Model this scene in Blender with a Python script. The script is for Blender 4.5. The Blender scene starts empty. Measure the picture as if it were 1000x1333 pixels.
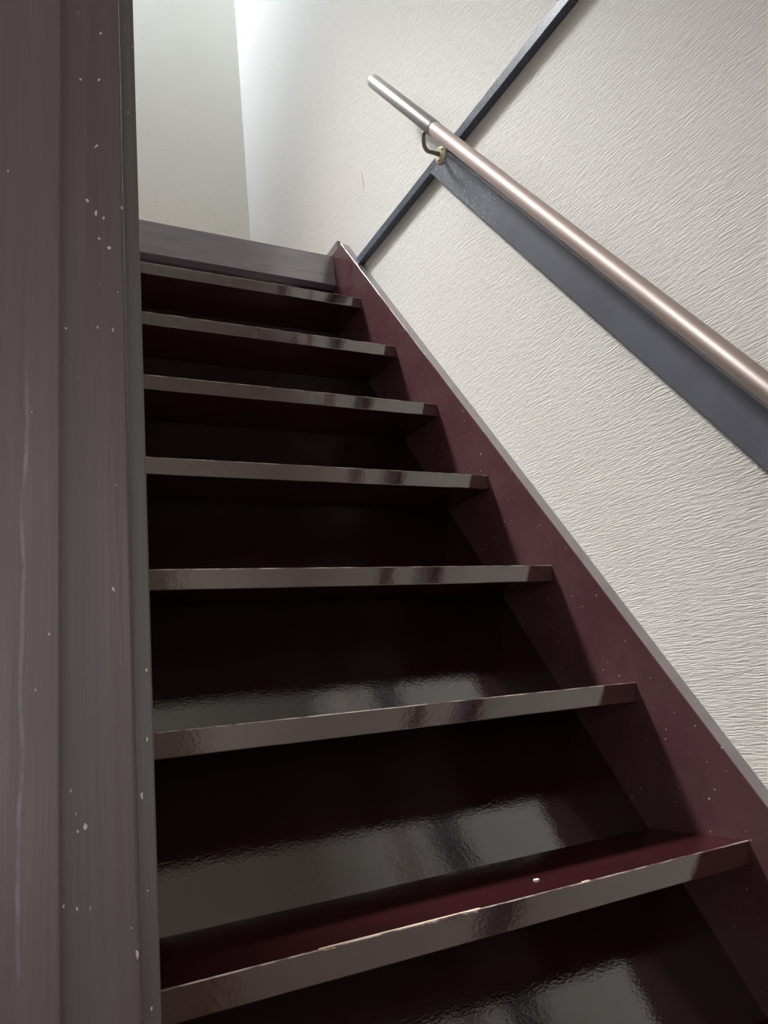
import bpy, bmesh, math
from mathutils import Vector, Matrix

# ---------------------------------------------------------------- camera
S = bpy.context.scene
C = S.collection
FLOOR = 1.32259            # camera height above the ground floor
cam = bpy.data.cameras.new('camera')
cam.sensor_fit = 'VERTICAL'
cam.sensor_height = 36.0
cam.lens = 1016.3 * 36.0 / 1333.0
cam.clip_start = 0.01
co = bpy.data.objects.new('camera', cam)
C.objects.link(co)
r = Vector((0.8864, -0.4520, -0.1002)).normalized()
w = Vector((0.4624, 0.8535, 0.2403)).normalized()
u = r.cross(w).normalized()
r = w.cross(u).normalized()
M = Matrix((r, u, -w)).transposed().to_4x4()
M.translation = Vector((0, 0, FLOOR))
co.matrix_world = M
S.camera = co

# ---------------------------------------------------------------- world, lights, exposure
wd = bpy.data.worlds.new('world')
S.world = wd
wd.use_nodes = True
wd.node_tree.nodes['Background'].inputs[0].default_value = (0.75, 0.87, 1.0, 1)
wd.node_tree.nodes['Background'].inputs[1].default_value = 1.0
S.view_settings.view_transform = 'Standard'
S.view_settings.look = 'None'
S.view_settings.gamma = 1
S.view_settings.use_curve_mapping = False
S.view_settings.exposure = 0.0


def area(name, loc, direction, sx, sy, power, col, spread=180):
    l = bpy.data.lights.new(name, 'AREA')
    l.shape = 'RECTANGLE'
    l.size, l.size_y = sx, sy
    l.energy = power
    l.color = col
    l.spread = math.radians(spread)
    o = bpy.data.objects.new(name, l)
    o.location = loc
    o.rotation_euler = Vector(direction).to_track_quat('-Z', 'Y').to_euler()
    C.objects.link(o)
    return o


# added lamp below the solid upper ceiling: beam narrowed to brighten the right wall
area('roof_fill_beam', (-0.3, 2.35, FLOOR + 4.12), (0.95, -1.3, -4.0), 0.6, 0.5, 22, (1.0, 0.99, 0.975), 34)
# daylight through the side window of the upper landing (left, out of the frame)
area('landing_daylight', (-0.69, 2.22, FLOOR + 3.55), (1, 0.28, -0.22), 0.7, 0.85, 29, (0.80, 0.90, 1.0), 135)
# added fill behind the viewer, set to light the post more than the stringer
area('hall_fill', (-0.25, -2.2, 1.6), (0, 1, 0), 1.0, 1.3, 19, (1.0, 0.92, 0.87))

# ---------------------------------------------------------------- material helpers


class NT:
    def __init__(self, name):
        self.m = bpy.data.materials.new(name)
        self.m.use_nodes = True
        self.t = self.m.node_tree
        self.b = self.t.nodes['Principled BSDF']
        self.co = self.t.nodes.new('ShaderNodeTexCoord').outputs['Object']

    def set(self, **k):
        for n, v in k.items():
            i = self.b.inputs[n.replace('_', ' ')]
            if hasattr(v, 'is_output'):
                self.t.links.new(v, i)
            else:
                i.default_value = v
        return self

    def sock(self, node, i, v):
        if hasattr(v, 'is_output'):
            self.t.links.new(v, node.inputs[i])
        else:
            node.inputs[i].default_value = v

    def mapping(self, scale=(1, 1, 1), loc=(0, 0, 0), rot=(0, 0, 0)):
        n = self.t.nodes.new('ShaderNodeMapping')
        self.t.links.new(self.co, n.inputs[0])
        n.inputs['Scale'].default_value = scale
        n.inputs['Location'].default_value = loc
        n.inputs['Rotation'].default_value = rot
        return n.outputs[0]

    def noise(self, scale=5, detail=3, rough=0.5, vec=None, dist=0.0):
        n = self.t.nodes.new('ShaderNodeTexNoise')
        self.t.links.new(vec if vec is not None else self.co, n.inputs['Vector'])
        n.inputs['Scale'].default_value = scale
        n.inputs['Detail'].default_value = detail
        n.inputs['Roughness'].default_value = rough
        n.inputs['Distortion'].default_value = dist
        return n.outputs['Fac']

    def math(self, op, a, b=0.0, c=0.0, clamp=False):
        n = self.t.nodes.new('ShaderNodeMath')
        n.operation = op
        n.use_clamp = clamp
        self.sock(n, 0, a)
        self.sock(n, 1, b)
        self.sock(n, 2, c)
        return n.outputs[0]

    def ramp(self, v, lo, hi, a=0.0, b=1.0):
        n = self.t.nodes.new('ShaderNodeMapRange')
        self.sock(n, 0, v)
        n.inputs[1].default_value = lo
        n.inputs[2].default_value = hi
        n.inputs[3].default_value = a
        n.inputs[4].default_value = b
        n.interpolation_type = 'SMOOTHSTEP'
        return n.outputs[0]

    def mix(self, f, a, b):
        n = self.t.nodes.new('ShaderNodeMix')
        n.data_type = 'RGBA'
        self.sock(n, 0, f)
        self.sock(n, 6, a)
        self.sock(n, 7, b)
        return n.outputs[2]

    def xyz(self):
        n = self.t.nodes.new('ShaderNodeSeparateXYZ')
        self.t.links.new(self.co, n.inputs[0])
        return n.outputs

    def bump(self, h, strength=0.3, dist=0.001, normal=None):
        n = self.t.nodes.new('ShaderNodeBump')
        n.inputs['Strength'].default_value = strength
        n.inputs['Distance'].default_value = dist
        self.t.links.new(h, n.inputs['Height'])
        if normal is not None:
            self.t.links.new(normal, n.inputs['Normal'])
        return n.outputs[0]

    def box(self, axis_specs, soft):
        """product of soft windows (value socket, centre, half width)"""
        out = None
        for v, c, h in axis_specs:
            d = self.math('ABSOLUTE', self.math('SUBTRACT', v, c))
            k = self.ramp(d, h - soft, h + soft, 1.0, 0.0)
            out = k if out is None else self.math('MULTIPLY', out, k)
        return out


def c3(r_, g, b):
    return (r_, g, b, 1.0)


def mat_wallpaper(name, base, mark=False):
    m = NT(name)
    # embossed fibre relief: long fine threads along the wall's length over a finer mottle
    a = m.noise(1.0, 2, 0.55, m.mapping((60, 38, 430)), 0.15)
    b = m.noise(1.0, 2, 0.55, m.mapping((60, 60, 520), rot=(0.20, 0, 0.1)), 0.1)
    b2 = m.noise(1.0, 2, 0.55, m.mapping((60, 60, 480), loc=(1, 2, 3), rot=(-0.24, 0, 0.1)), 0.1)
    c = m.noise(520, 2, 0.6)
    h = m.math('ADD', m.ramp(a, 0.38, 0.62), m.math('ADD', m.math('MULTIPLY', m.ramp(b, 0.45, 0.62), 0.55), m.math('MULTIPLY', m.ramp(b2, 0.45, 0.62), 0.4)))
    h = m.math('ADD', h, m.math('MULTIPLY', c, 0.7))
    big = m.noise(2.2, 2, 0.5)
    col = m.mix(m.ramp(big, 0.3, 0.7), c3(*base), c3(base[0] * 0.97, base[1] * 0.97, base[2] * 0.955))
    if mark:
        x, y, z = m.xyz()
        # a thin pencil-like scuff
        k = m.box([(m.math('ADD', y, m.math('MULTIPLY', m.math('SUBTRACT', z, 2.777), -0.05)), 1.6837, 0.0011), (z, 2.777, 0.028)], 0.0008)
        col = m.mix(k, col, c3(0.05, 0.05, 0.06))
    m.set(Base_Color=col, Roughness=0.62, Normal=m.bump(h, 0.65, 0.0007))
    m.b.inputs['Specular IOR Level'].default_value = 0.5
    return m.m


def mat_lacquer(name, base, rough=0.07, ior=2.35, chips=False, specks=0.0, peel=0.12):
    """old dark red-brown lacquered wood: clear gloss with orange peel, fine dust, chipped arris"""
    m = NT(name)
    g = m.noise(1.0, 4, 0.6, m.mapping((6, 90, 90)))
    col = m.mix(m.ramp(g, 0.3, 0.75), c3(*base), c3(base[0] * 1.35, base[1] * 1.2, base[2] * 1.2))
    x, y, z = m.xyz()
    rg = rough
    v = m.noise(700, 1, 0.5)
    dust = m.ramp(v, 0.815 - specks, 0.85 - specks)
    col = m.mix(dust, col, c3(0.30, 0.27, 0.27))
    if chips:
        e = m.noise(1.0, 4, 0.7, m.mapping((38, 260, 260)), 0.5)
        for cx_, hw, dz in ((0.316, 0.010, 0.0036), (0.422, 0.045, 0.0022), (0.482, 0.014, 0.0040), (0.36, 0.035, 0.0012), (0.646, 0.006, 0.0025)):
            d = m.math('ABSOLUTE', m.math('SUBTRACT', x, cx_))
            top = m.math('SUBTRACT', FLOOR - 0.22259, z)
            wob = m.math('MULTIPLY', m.math('SUBTRACT', e, 0.35), dz * 3.4)
            inside = m.math('LESS_THAN', m.math('ABSOLUTE', top), m.math('MULTIPLY', wob, m.ramp(d, hw * 0.5, hw, 1.0, 0.0)))
            yy = m.math('LESS_THAN', y, 0.7925)
            k = m.math('MULTIPLY', inside, yy)
            col = m.mix(k, col, c3(0.62, 0.46, 0.33))
            rg = m.math('MAXIMUM', m.math('MULTIPLY', k, 0.7), rg)
        # a small grain of plaster-like paint drop on the tread
    p = m.noise(1.0, 3, 0.55, m.mapping((170, 320, 320)))
    p2 = m.noise(26, 2, 0.5)
    h = m.math('ADD', m.math('MULTIPLY', p, 0.5), p2)
    nb = m.bump(h, peel, 0.0016)
    m.set(Base_Color=col, Roughness=rg, IOR=ior, Normal=nb)
    return m.m


def mat_stringer(name, base):
    m = NT(name)
    x, y, z = m.xyz()
    g = m.noise(1.0, 4, 0.65, m.mapping((60, 10, 10), rot=(-0.955, 0, 0)))
    col = m.mix(m.ramp(g, 0.3, 0.7), c3(*base), c3(base[0] * 1.25, base[1] * 1.4, base[2] * 1.35))
    sp = m.noise(420, 2, 0.6)
    up = m.ramp(z, 1.9, 2.62)
    dust = m.math('MULTIPLY', m.ramp(sp, 0.70, 0.76), m.math('MULTIPLY', up, 0.5))
    col = m.mix(dust, col, c3(0.5, 0.45, 0.45))
    sp2 = m.noise(230, 0, 0.5, m.mapping(loc=(3, 1, 2)))
    col = m.mix(m.ramp(sp2, 0.83, 0.86), col, c3(0.55, 0.5, 0.48))
    sc = m.noise(1.0, 3, 0.6, m.mapping((160, 160, 14), loc=(0, 4, 1), rot=(0.3, 0, 0)))
    col = m.mix(m.math('MULTIPLY', m.ramp(sc, 0.74, 0.8), 0.35), col, c3(0.4, 0.33, 0.33))
    h = m.noise(1.0, 3, 0.55, m.mapping((160, 160, 160)))
    m.set(Base_Color=col, Roughness=m.ramp(m.noise(14, 3), 0.3, 0.7, 0.16, 0.24), IOR=1.55, Normal=m.bump(h, 0.06, 0.001))
    return m.m


def mat_post(name, base, seed, streak=None):
    m = NT(name)
    x, y, z = m.xyz()
    g = m.noise(1.0, 5, 0.65, m.mapping((140, 140, 2.2), loc=(seed, 0, seed)), 0.3)
    g2 = m.noise(1.0, 3, 0.5, m.mapping((22, 22, 4), loc=(seed * 2, 0, 1)))
    col = m.mix(m.ramp(g, 0.3, 0.75), c3(*base), c3(base[0] * 1.3, base[1] * 1.33, base[2] * 1.33))
    col = m.mix(m.math('MULTIPLY', m.ramp(g2, 0.45, 0.8), 0.35), col, c3(base[0] * 1.2, base[1] * 1.75, base[2] * 1.8))
    sp = m.noise(330, 0, 0.5, m.mapping((1, 1, 0.6), loc=(seed, 2, seed)))
    col = m.mix(m.ramp(sp, 0.845, 0.865), col, c3(0.55, 0.52, 0.52))
    if streak:
        wv = m.math('MULTIPLY', m.math('SUBTRACT', m.noise(1.0, 3, 0.6, m.mapping((0, 0, 9))), 0.5), 0.012)
        d = m.math('ABSOLUTE', m.math('SUBTRACT', m.math('SUBTRACT', x, streak[0]), wv))
        k = m.math('MULTIPLY', m.ramp(d, 0.0002, 0.0014, 1, 0), m.ramp(z, streak[2] - 0.08, streak[2], 1, 0))
        k = m.math('MULTIPLY', k, m.ramp(z, streak[1] - 0.05, streak[1], 0, 1))
        k = m.math('MULTIPLY', k, m.ramp(m.noise(1.0, 3, 0.6, m.mapping((90, 90, 40))), 0.3, 0.7, 0.1, 0.5))
        col = m.mix(k, col, c3(0.32, 0.31, 0.38))
    h = m.noise(1.0, 4, 0.6, m.mapping((260, 260, 8), loc=(seed, 0, 0)))
    m.set(Base_Color=col, Roughness=m.ramp(g2, 0.3, 0.7, 0.34, 0.5), IOR=1.5, Normal=m.bump(h, 0.25, 0.0006))
    return m.m


def mat_board(name, base, z0, frost):
    """satin charcoal painted timber, fine scuffs"""
    m = NT(name)
    x, y, z = m.xyz()
    g = m.noise(1.0, 4, 0.6, m.mapping((80, 12, 12)))
    col = m.mix(m.ramp(g, 0.3, 0.7), c3(*base), c3(base[0] * 1.2, base[1] * 1.2, base[2] * 1.2))
    sc = m.noise(1.0, 4, 0.75, m.mapping((300, 160, 160)), 1.5)
    k = m.math('MULTIPLY', m.ramp(sc, 0.55, 0.63), m.ramp(z, z0, z0 + 0.16))
    col = m.mix(m.math('MULTIPLY', k, frost), col, c3(0.55, 0.6, 0.68))
    h = m.noise(260, 3, 0.6)
    m.set(Base_Color=col, Roughness=0.34, IOR=1.55, Normal=m.bump(h, 0.12, 0.0006))
    return m.m


def mat_plain(name, col, rough, metal=0.0, ior=1.5, bump=0.0, scale=200, var=1.15):
    m = NT(name)
    n = m.noise(scale * 0.1, 3)
    cc = m.mix(m.ramp(n, 0.3, 0.7), c3(*col), c3(*[min(1, v * var) for v in col]))
    m.set(Base_Color=cc, Roughness=rough, Metallic=metal, IOR=ior)
    if bump:
        m.set(Normal=m.bump(m.noise(scale, 3), bump, 0.0005))
    return m.m


M_wall = mat_wallpaper('wallpaper_right', (0.74, 0.715, 0.68), True)
M_wall2 = mat_wallpaper('wallpaper_cream', (0.74, 0.715, 0.655))
M_ceil = mat_plain('ceiling_wood', (0.30, 0.25, 0.20), 0.6, bump=0.3)
M_ceil2 = mat_plain('ceiling_paper', (0.74, 0.72, 0.67), 0.8, bump=0.3)
M_lac = mat_lacquer('tread_lacquer', (0.032, 0.0085, 0.010), chips=True, rough=0.06)
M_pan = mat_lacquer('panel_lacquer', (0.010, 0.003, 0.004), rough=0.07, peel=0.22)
M_fas = mat_lacquer('fascia_lacquer', (0.17, 0.155, 0.185), rough=0.12, specks=0.0)
def mat_arris_glint():  # bright highlight along the front arris put into the colour, broken by noise
    m = NT('arris_glint')
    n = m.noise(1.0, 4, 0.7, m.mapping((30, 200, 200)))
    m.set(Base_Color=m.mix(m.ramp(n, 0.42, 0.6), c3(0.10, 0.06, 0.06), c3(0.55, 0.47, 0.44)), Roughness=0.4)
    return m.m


M_glint = mat_arris_glint()
M_str = mat_stringer('stringer_lacquer', (0.082, 0.033, 0.040))
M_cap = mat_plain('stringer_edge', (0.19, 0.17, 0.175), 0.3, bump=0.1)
M_pA = mat_post('post_wood_front', (0.100, 0.070, 0.080), 1.3, (0.020, 1.26, 1.53))
M_pB = mat_post('post_wood_middle', (0.092, 0.068, 0.075), 4.1)
M_pC = mat_post('post_wood_back', (0.080, 0.073, 0.076), 7.7)
M_brd = mat_board('charcoal_board', (0.115, 0.120, 0.150), 2.18, 0.6)
M_trm = mat_board('charcoal_trim', (0.048, 0.060, 0.092), 0.0, 0.35)
M_rail = mat_plain('rail_coating', (0.21, 0.16, 0.142), 0.5, metal=0.3, bump=0.03, scale=90, var=1.08)
M_sleeve = mat_plain('sleeve_metal', (0.42, 0.40, 0.40), 0.33, metal=0.6, bump=0.03, scale=90, var=1.08)
M_brass = mat_plain('rosette_metal', (0.72, 0.64, 0.48), 0.38, metal=0.35, bump=0.1)
M_arm = mat_plain('bracket_metal', (0.26, 0.22, 0.16), 0.42, metal=0.6, bump=0.1)
M_floor = mat_plain('floor_boards', (0.20, 0.10, 0.06), 0.35, bump=0.1)
M_frame = mat_plain('window_paint', (0.7, 0.7, 0.7), 0.4)
M_chip = mat_plain('paint_drop', (0.75, 0.72, 0.68), 0.5)
M_glass = NT('glass')
M_glass.set(Base_Color=c3(1, 1, 1), Roughness=0.0, IOR=1.01)
M_glass.b.inputs['Transmission Weight'].default_value = 1.0
M_glass = M_glass.m

# ---------------------------------------------------------------- geometry helpers (world coordinates)


def link(name, bm, mats, parent=None, smooth=False):
    me = bpy.data.meshes.new(name)
    bmesh.ops.recalc_face_normals(bm, faces=bm.faces)
    bm.to_mesh(me)
    bm.free()
    for m in (mats if isinstance(mats, (list, tuple)) else [mats]):
        me.materials.append(m)
    if smooth:
        for p in me.polygons:
            p.use_smooth = True
    o = bpy.data.objects.new(name, me)
    C.objects.link(o)
    if parent:
        o.parent = parent
        l = Vector(parent.location)
        p = parent.parent
        if p:                      # sub-part: parent mesh is already in world coordinates
            l = Vector((0, 0, 0))
        o.location = -l
    return o


def empty(name, loc, label, cat):
    o = bpy.data.objects.new(name, None)
    o.location = loc
    o.empty_display_size = 0.1
    C.objects.link(o)
    o['label'] = label
    o['category'] = cat
    return o


def structure(o):
    o['kind'] = 'structure'
    return o


def box_bm(x0, x1, y0, y1, z0, z1, bm=None):
    bm = bm or bmesh.new()
    g = bmesh.ops.create_cube(bm, size=1.0)
    for v in g['verts']:
        v.co = Vector((x0 + (v.co.x + .5) * (x1 - x0), y0 + (v.co.y + .5) * (y1 - y0), z0 + (v.co.z + .5) * (z1 - z0)))
    return bm


def prism(pts, x0, x1):
    """closed YZ polygon extruded along X"""
    bm = bmesh.new()
    a = [bm.verts.new((x0, p[0], p[1])) for p in pts]
    b = [bm.verts.new((x1, p[0], p[1])) for p in pts]
    bm.faces.new(a)
    bm.faces.new(b[::-1])
    n = len(pts)
    for i in range(n):
        bm.faces.new((a[i], b[i], b[(i + 1) % n], a[(i + 1) % n]))
    return bm


def bevel(bm, width, seg=2, test=None):
    es = [e for e in bm.edges if test is None or test(e)]
    bmesh.ops.bevel(bm, geom=es, offset=width, segments=seg, profile=0.5, affect='EDGES')
    return bm


def tube(path, rad, n=24, cap=True):
    bm = bmesh.new()
    rings = []
    path = [Vector(p) for p in path]
    rads = rad if isinstance(rad, (list, tuple)) else [rad] * len(path)
    ref = None
    for i, p in enumerate(path):
        t = (path[min(i + 1, len(path) - 1)] - path[max(i - 1, 0)]).normalized()
        if ref is None:
            ref = t.orthogonal().normalized()
        ref = (ref - t * ref.dot(t)).normalized()
        bi = t.cross(ref)
        rings.append([bm.verts.new(p + (ref * math.cos(2 * math.pi * k / n) + bi * math.sin(2 * math.pi * k / n)) * rads[i]) for k in range(n)])
    for a, b in zip(rings, rings[1:]):
        for k in range(n):
            f = bm.faces.new((a[k], a[(k + 1) % n], b[(k + 1) % n], b[k]))
            f.smooth = True
    if cap:
        bm.faces.new(rings[0][::-1])
        bm.faces.new(rings[-1])
    return bm


# stair numbers, from the photograph's perspective (rise 0.22, run 0.155)
RISE, RUN = 0.22, 0.15533
SL = RISE / RUN
XL, XS, XW = 0.115, 0.9293, 0.955      # inner face of left stringer, of right stringer, face of right wall
Y0, Z0 = 0.7879, FLOOR - 0.22259       # nosing of the tread called 0


def ny(k): return Y0 + k * RUN
def nz(k): return Z0 + k * RISE
def zl(y, s): return Z0 + (y - Y0) * SL + s      # height of the line s above the nosing line


LZ = nz(7)                # landing level
LY = 1.866                # face of landing fascia
H2 = FLOOR + 4.15         # upper ceiling
H1 = FLOOR + 1.211        # lower ceiling
PS = -0.2575              # backing boards, below nosing line

# ---------------------------------------------------------------- structure
structure(link('floor', box_bm(-1.9, 1.055, -2.3, 2.75, -0.1, 0.0), M_floor))
structure(link('wall_right', box_bm(XW, 1.055, -2.3, 2.75, 0, H2), M_wall))
structure(link('wall_left', box_bm(-0.03, 0.0885, 0.50, 1.93, 0, LZ), M_wall2))
structure(link('wall_front', box_bm(-0.7, XW, 0.36, 0.46, LZ, H2), M_wall2))     # upper wall over the lower ceiling's edge
structure(link('wall_back', box_bm(-0.8, XW, 2.65, 2.75, 0, H2), M_wall2))
WA, WB, WC, WD = 1.85, 2.60, FLOOR + 3.10, FLOOR + 4.0
bm = box_bm(-0.8, -0.7, 0.36, WA, LZ, H2)
box_bm(-0.8, -0.7, WB, 2.65, LZ, H2, bm)
box_bm(-0.8, -0.7, WA, WB, LZ, WC, bm)
box_bm(-0.8, -0.7, WA, WB, WD, H2, bm)
structure(link('wall_landing_left', bm, M_wall2))
wf = structure(link('window_1', box_bm(-0.78, -0.72, WA, WB, WC, WC + 0.03), M_frame))
for a in ((WA, WB, WD - 0.03, WD), (WA, WA + 0.03, WC + 0.03, WD - 0.03), (WB - 0.03, WB, WC + 0.03, WD - 0.03)):
    link('window_frame', box_bm(-0.78, -0.72, *a), M_frame, None).parent = wf
structure(link('ceiling', box_bm(-0.7, XW, 0.46, 2.65, H2, H2 + 0.1), M_ceil))
wf = structure(link('roof_fill_frame', box_bm(-0.62, 0.02, 2.07, 2.10, H2 - 0.03, H2), M_frame))  # frame added around the roof fill lamp; the ceiling has no opening here
for a in ((-0.62, 0.02, 2.60, 2.63), (-0.65, -0.62, 2.07, 2.63), (0.02, 0.05, 2.07, 2.63)):
    link('window_frame', box_bm(*a, H2 - 0.03, H2), M_frame, None).parent = wf
structure(link('ceiling_lower', box_bm(-1.9, XW, -2.3, 0.46, H1, LZ), M_ceil2))
# ground-floor hall behind the viewer
bm = box_bm(-1.9, -0.75, -2.3, -2.2, 0, H1)
box_bm(0.25, XW, -2.3, -2.2, 0, H1, bm)
box_bm(-0.75, 0.25, -2.3, -2.2, 0, 0.95, bm)
box_bm(-0.75, 0.25, -2.3, -2.2, 2.25, H1, bm)
structure(link('wall_hall_back', bm, M_wall2))
wf = structure(link('hall_fill_window', box_bm(-0.75, 0.25, -2.29, -2.23, 0.95, 0.98), M_frame))  # unseen window added to house the hall fill light
for a in ((-0.75, 0.25, 2.22, 2.25), (-0.75, -0.72, 0.98, 2.22), (0.22, 0.25, 0.98, 2.22)):
    link('window_frame', box_bm(a[0], a[1], -2.29, -2.23, a[2], a[3]), M_frame, None).parent = wf
structure(link('wall_hall_left', box_bm(-1.9, -1.8, -2.2, 0.6, 0, H1), M_wall2))
structure(link('wall_hall_front', box_bm(-1.8, -0.15, 0.48, 0.6, 0, H1), M_wall2))
bm = box_bm(-0.7, XW, 1.905, 2.65, LZ - 0.25, LZ)
box_bm(-0.7, -0.03, 0.46, 1.905, LZ - 0.25, LZ, bm)
structure(link('floor_landing', bm, M_floor))
# flat skirting that carries the stringer on along the landing
structure(link('baseboard_right', bevel(box_bm(0.943, XW, 1.86, 2.65, LZ, LZ + 0.052), 0.001), M_cap))
# horizontal trim along the right wall at the upper floor's level
structure(link('trim_1', bevel(box_bm(0.9365, XW, 0.46, 1.80, FLOOR + 1.2105, FLOOR + 1.2345), 0.0012), M_trm))

# ---------------------------------------------------------------- staircase
st = empty('staircase', (0.52, 0.17, 0), 'steep glossy dark red-brown wooden staircase rising beside the textured cream wall', 'staircase')


def front(e):
    return all(abs(v.co.y - e.verts[0].co.y) < 1e-5 for v in e.verts) and abs(e.verts[0].co.x - e.verts[1].co.x) > 0.1


for k in range(-4, 7):
    y, z = ny(k), nz(k)
    yb = y + 0.1815
    bm = prism([(y, z), (y, z - 0.030), (yb - 0.030 / SL, z - 0.030), (yb, z)], XL, XS)
    bmesh.ops.bevel(bm, geom=[e for e in bm.edges if abs(e.verts[0].co.y - y) < 1e-5 and abs(e.verts[1].co.y - y) < 1e-5 and abs(e.verts[0].co.x - e.verts[1].co.x) > 0.1],
                    offset=0.0012, segments=2, profile=0.5, affect='EDGES')
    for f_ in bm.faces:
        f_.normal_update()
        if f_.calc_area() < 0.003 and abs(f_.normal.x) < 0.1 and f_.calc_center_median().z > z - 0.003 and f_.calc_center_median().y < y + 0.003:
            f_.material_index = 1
    t = link('tread', bm, [M_lac, M_glint], st)
    if k == 0:
        t['label'] = 'tread with chipped front edge'
        bm = bmesh.new()
        bmesh.ops.create_uvsphere(bm, u_segments=12, v_segments=8, radius=1)
        for v in bm.verts:
            v.co = Vector((0.613 + v.co.x * 0.0045, 0.842 + v.co.y * 0.003, z + 0.0006 + v.co.z * 0.0012))
        link('paint_drop', bm, M_chip, t, True).location = (0, 0, 0)
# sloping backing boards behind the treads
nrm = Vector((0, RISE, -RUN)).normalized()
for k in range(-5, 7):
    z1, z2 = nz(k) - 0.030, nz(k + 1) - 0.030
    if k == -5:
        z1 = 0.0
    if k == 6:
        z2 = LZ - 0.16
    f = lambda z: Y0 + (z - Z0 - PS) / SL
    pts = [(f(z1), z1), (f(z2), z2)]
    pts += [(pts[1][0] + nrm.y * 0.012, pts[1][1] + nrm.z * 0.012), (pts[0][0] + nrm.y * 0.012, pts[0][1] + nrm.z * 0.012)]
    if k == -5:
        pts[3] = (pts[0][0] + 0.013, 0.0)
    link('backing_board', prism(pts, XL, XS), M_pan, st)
link('backing_board', box_bm(XL, XS, 1.897, 1.904, LZ - 0.16, LZ - 0.02), M_pan, st)
# landing edge
bm = box_bm(XL, XS, LY, 1.905, LZ - 0.0975, LZ)
link('landing_nosing', bevel(bm, 0.0012), M_fas, st)


# stringers
def stringer(x0, x1):
    ytop = Y0 + (LZ + 0.008 - Z0 - 0.10) / SL
    yb = Y0 + (0 - Z0 + 0.30) / SL
    pts = [(0.12, 0.0), (0.12, zl(0.12, 0.10)), (ytop, LZ + 0.008), (1.904, LZ + 0.008), (1.904, zl(1.904, -0.30)), (yb, 0.0)]
    bm = prism(pts, x0, x1)
    for f in bm.faces:
        n = f.normal
        f.normal_update()
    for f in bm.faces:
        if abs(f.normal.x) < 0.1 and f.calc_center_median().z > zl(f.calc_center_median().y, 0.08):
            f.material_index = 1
    bevel(bm, 0.0012, 1)
    return bm


so = link('stringer', stringer(XS, XW - 0.0006), [M_str, M_cap], st)
link('stringer', stringer(0.0915, XL), [M_str, M_cap], st)

# ---------------------------------------------------------------- wooden post at the left
po = empty('wooden_post', (0.03, 0.45, 0), 'tall stepped dark brown wooden post standing left of the stairs', 'post')


def vb(x0, x1, y0, y1, ch):
    bm = box_bm(x0, x1, y0, y1, 0, H1)
    return bevel(bm, ch, 2, lambda e: abs(e.verts[0].co.z - e.verts[1].co.z) > 0.5)


link('front_board', vb(-0.16, 0.0369, 0.40, 0.432, 0.0016), M_pA, po)
link('middle_board', vb(-0.16, 0.0758, 0.432, 0.462, 0.0022), M_pB, po)
link('back_board', vb(-0.16, 0.0905, 0.462, 0.50, 0.0012), M_pC, po)

# ---------------------------------------------------------------- handrail backing board on the wall
XB = 0.935


def board():
    y1 = lambda s: Y0 + (FLOOR + 1.2105 - Z0 - s) / SL
    ya = 0.06
    pts = [(ya, zl(ya, 0.675)), (ya, zl(ya, 0.787)), (y1(0.787), FLOOR + 1.2105), (y1(0.675), FLOOR + 1.2105)]
    return bevel(prism(pts, XB, XW), 0.002, 2)


b = link('mounting_board', board(), M_brd)
b['label'] = 'sloping charcoal painted board fixed to the wall under the metal handrail'
b['category'] = 'board'

# ---------------------------------------------------------------- handrail
d = Vector((0, RUN, RISE)).normalized()
q = Vector((0, RISE, -RUN)).normalized()       # square to the rail, towards the mounting board's screws
XR, SR, RR = 0.875, 0.8575, 0.0158


def rp(y):
    return Vector((XR, y, zl(y, SR)))


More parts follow.
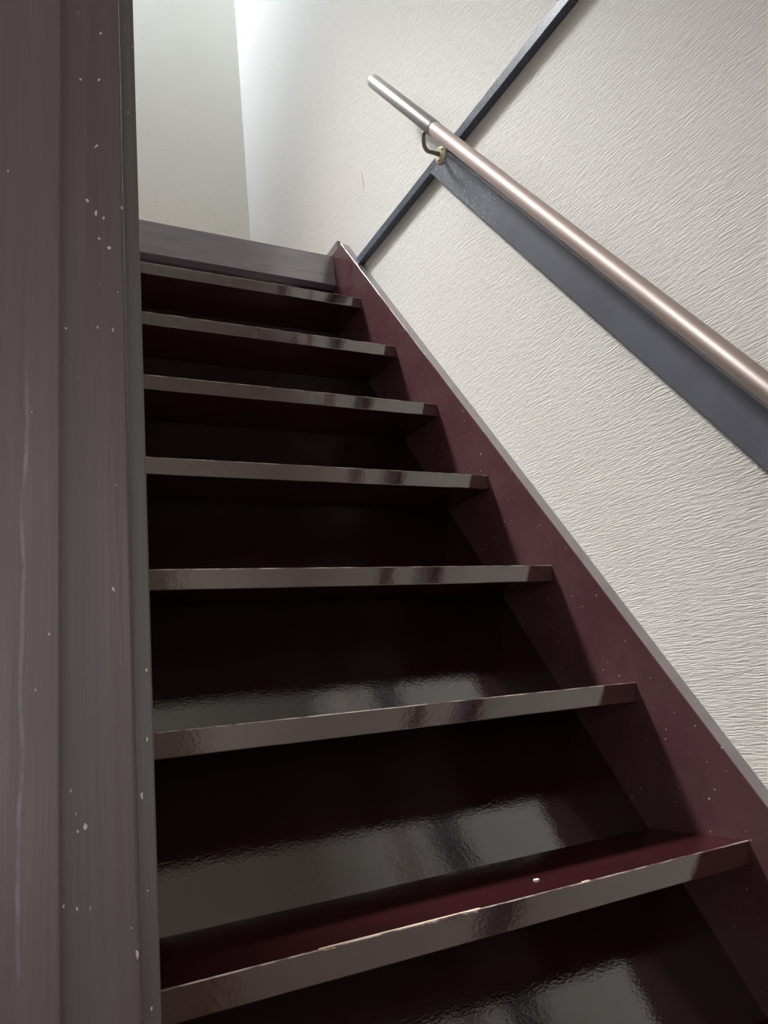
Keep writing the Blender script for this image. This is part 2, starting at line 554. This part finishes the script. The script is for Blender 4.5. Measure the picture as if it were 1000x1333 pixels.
hr = empty('handrail', (XR, 0.06, 0), 'round metal handrail on a bronze bracket, sloping up the right-hand wall', 'handrail')
link('rail', tube([rp(0.05), rp(0.052), rp(1.20)], [RR - 0.001, RR, RR], 40), M_rail, hr)
ce = rp(1.4327)
sl = tube([rp(1.198), rp(1.2), rp(1.42), ce - d * 0.002, ce], [RR, RR + 0.0014, RR + 0.0014, RR + 0.0010, RR - 0.003], 40)
o = link('end_sleeve', sl, M_sleeve, hr)
o['label'] = 'shinier silver end sleeve'


def bracket(y):
    base = rp(y) + q * (RR + 0.0385)          # where the arm meets the board, in the rail's plane
    base.x = XB
    tip = rp(y) + q * (RR + 0.001)
    pth = []
    n = 14
    cx_ = XR
    dx = XB - 0.006 - cx_
    L = (base - tip).length if False else 0.0385
    for i in range(n + 1):
        a = math.pi / 2 * i / n
        p = Vector(tip)
        p += q * (L * math.sin(a) ** 1.0)
        p.x = cx_ + dx * (1 - math.cos(a)) * 0.62
        p.z -= 0.005 * math.sin(2 * a)
        pth.append(p)
    end = Vector(pth[-1])
    end.x = XB - 0.004
    pth.append(end)
    br = link('bracket', tube(pth, [0.0042] * 4 + [0.0046] * (n - 3) + [0.006], 16), M_arm, hr)
    # saddle under the rail
    bm = tube([tip - q * 0.0008 - d * 0.014, tip - q * 0.0008 + d * 0.014], 0.0035, 12)
    link('saddle', bm, M_arm, br).location = (0, 0, 0)
    # rosette
    bm = bmesh.new()
    seg = 36
    prof = [(0.0, 0.0075), (0.013, 0.0068), (0.019, 0.0046), (0.0215, 0.0015), (0.0215, 0.0)]
    prev = None
    for rr, hh in prof[1:]:
        ring = [bm.verts.new((XB - hh, end.y + rr * math.cos(2 * math.pi * i / seg), end.z + rr * math.sin(2 * math.pi * i / seg))) for i in range(seg)]
        if prev is None:
            bm.faces.new(ring)
        else:
            for i in range(seg):
                bm.faces.new((prev[i], prev[(i + 1) % seg], ring[(i + 1) % seg], ring[i]))
        prev = ring
    bm.faces.new(prev)
    ros = link('rosette', bm, M_brass, br)
    ros.location = (0, 0, 0)
    ros['label'] = 'pale brass round screw plate'
    for a in (0.9, 3.0, 5.1):
        cy_, cz_ = end.y + 0.0145 * math.cos(a), end.z + 0.0145 * math.sin(a)
        link('screw', tube([(XB - 0.004, cy_, cz_), (XB - 0.0072, cy_, cz_), (XB - 0.0078, cy_, cz_)], [0.0026, 0.0026, 0.0014], 12), M_arm, br).location = (0, 0, 0)
    return br


bracket(1.224)
bracket(0.24)
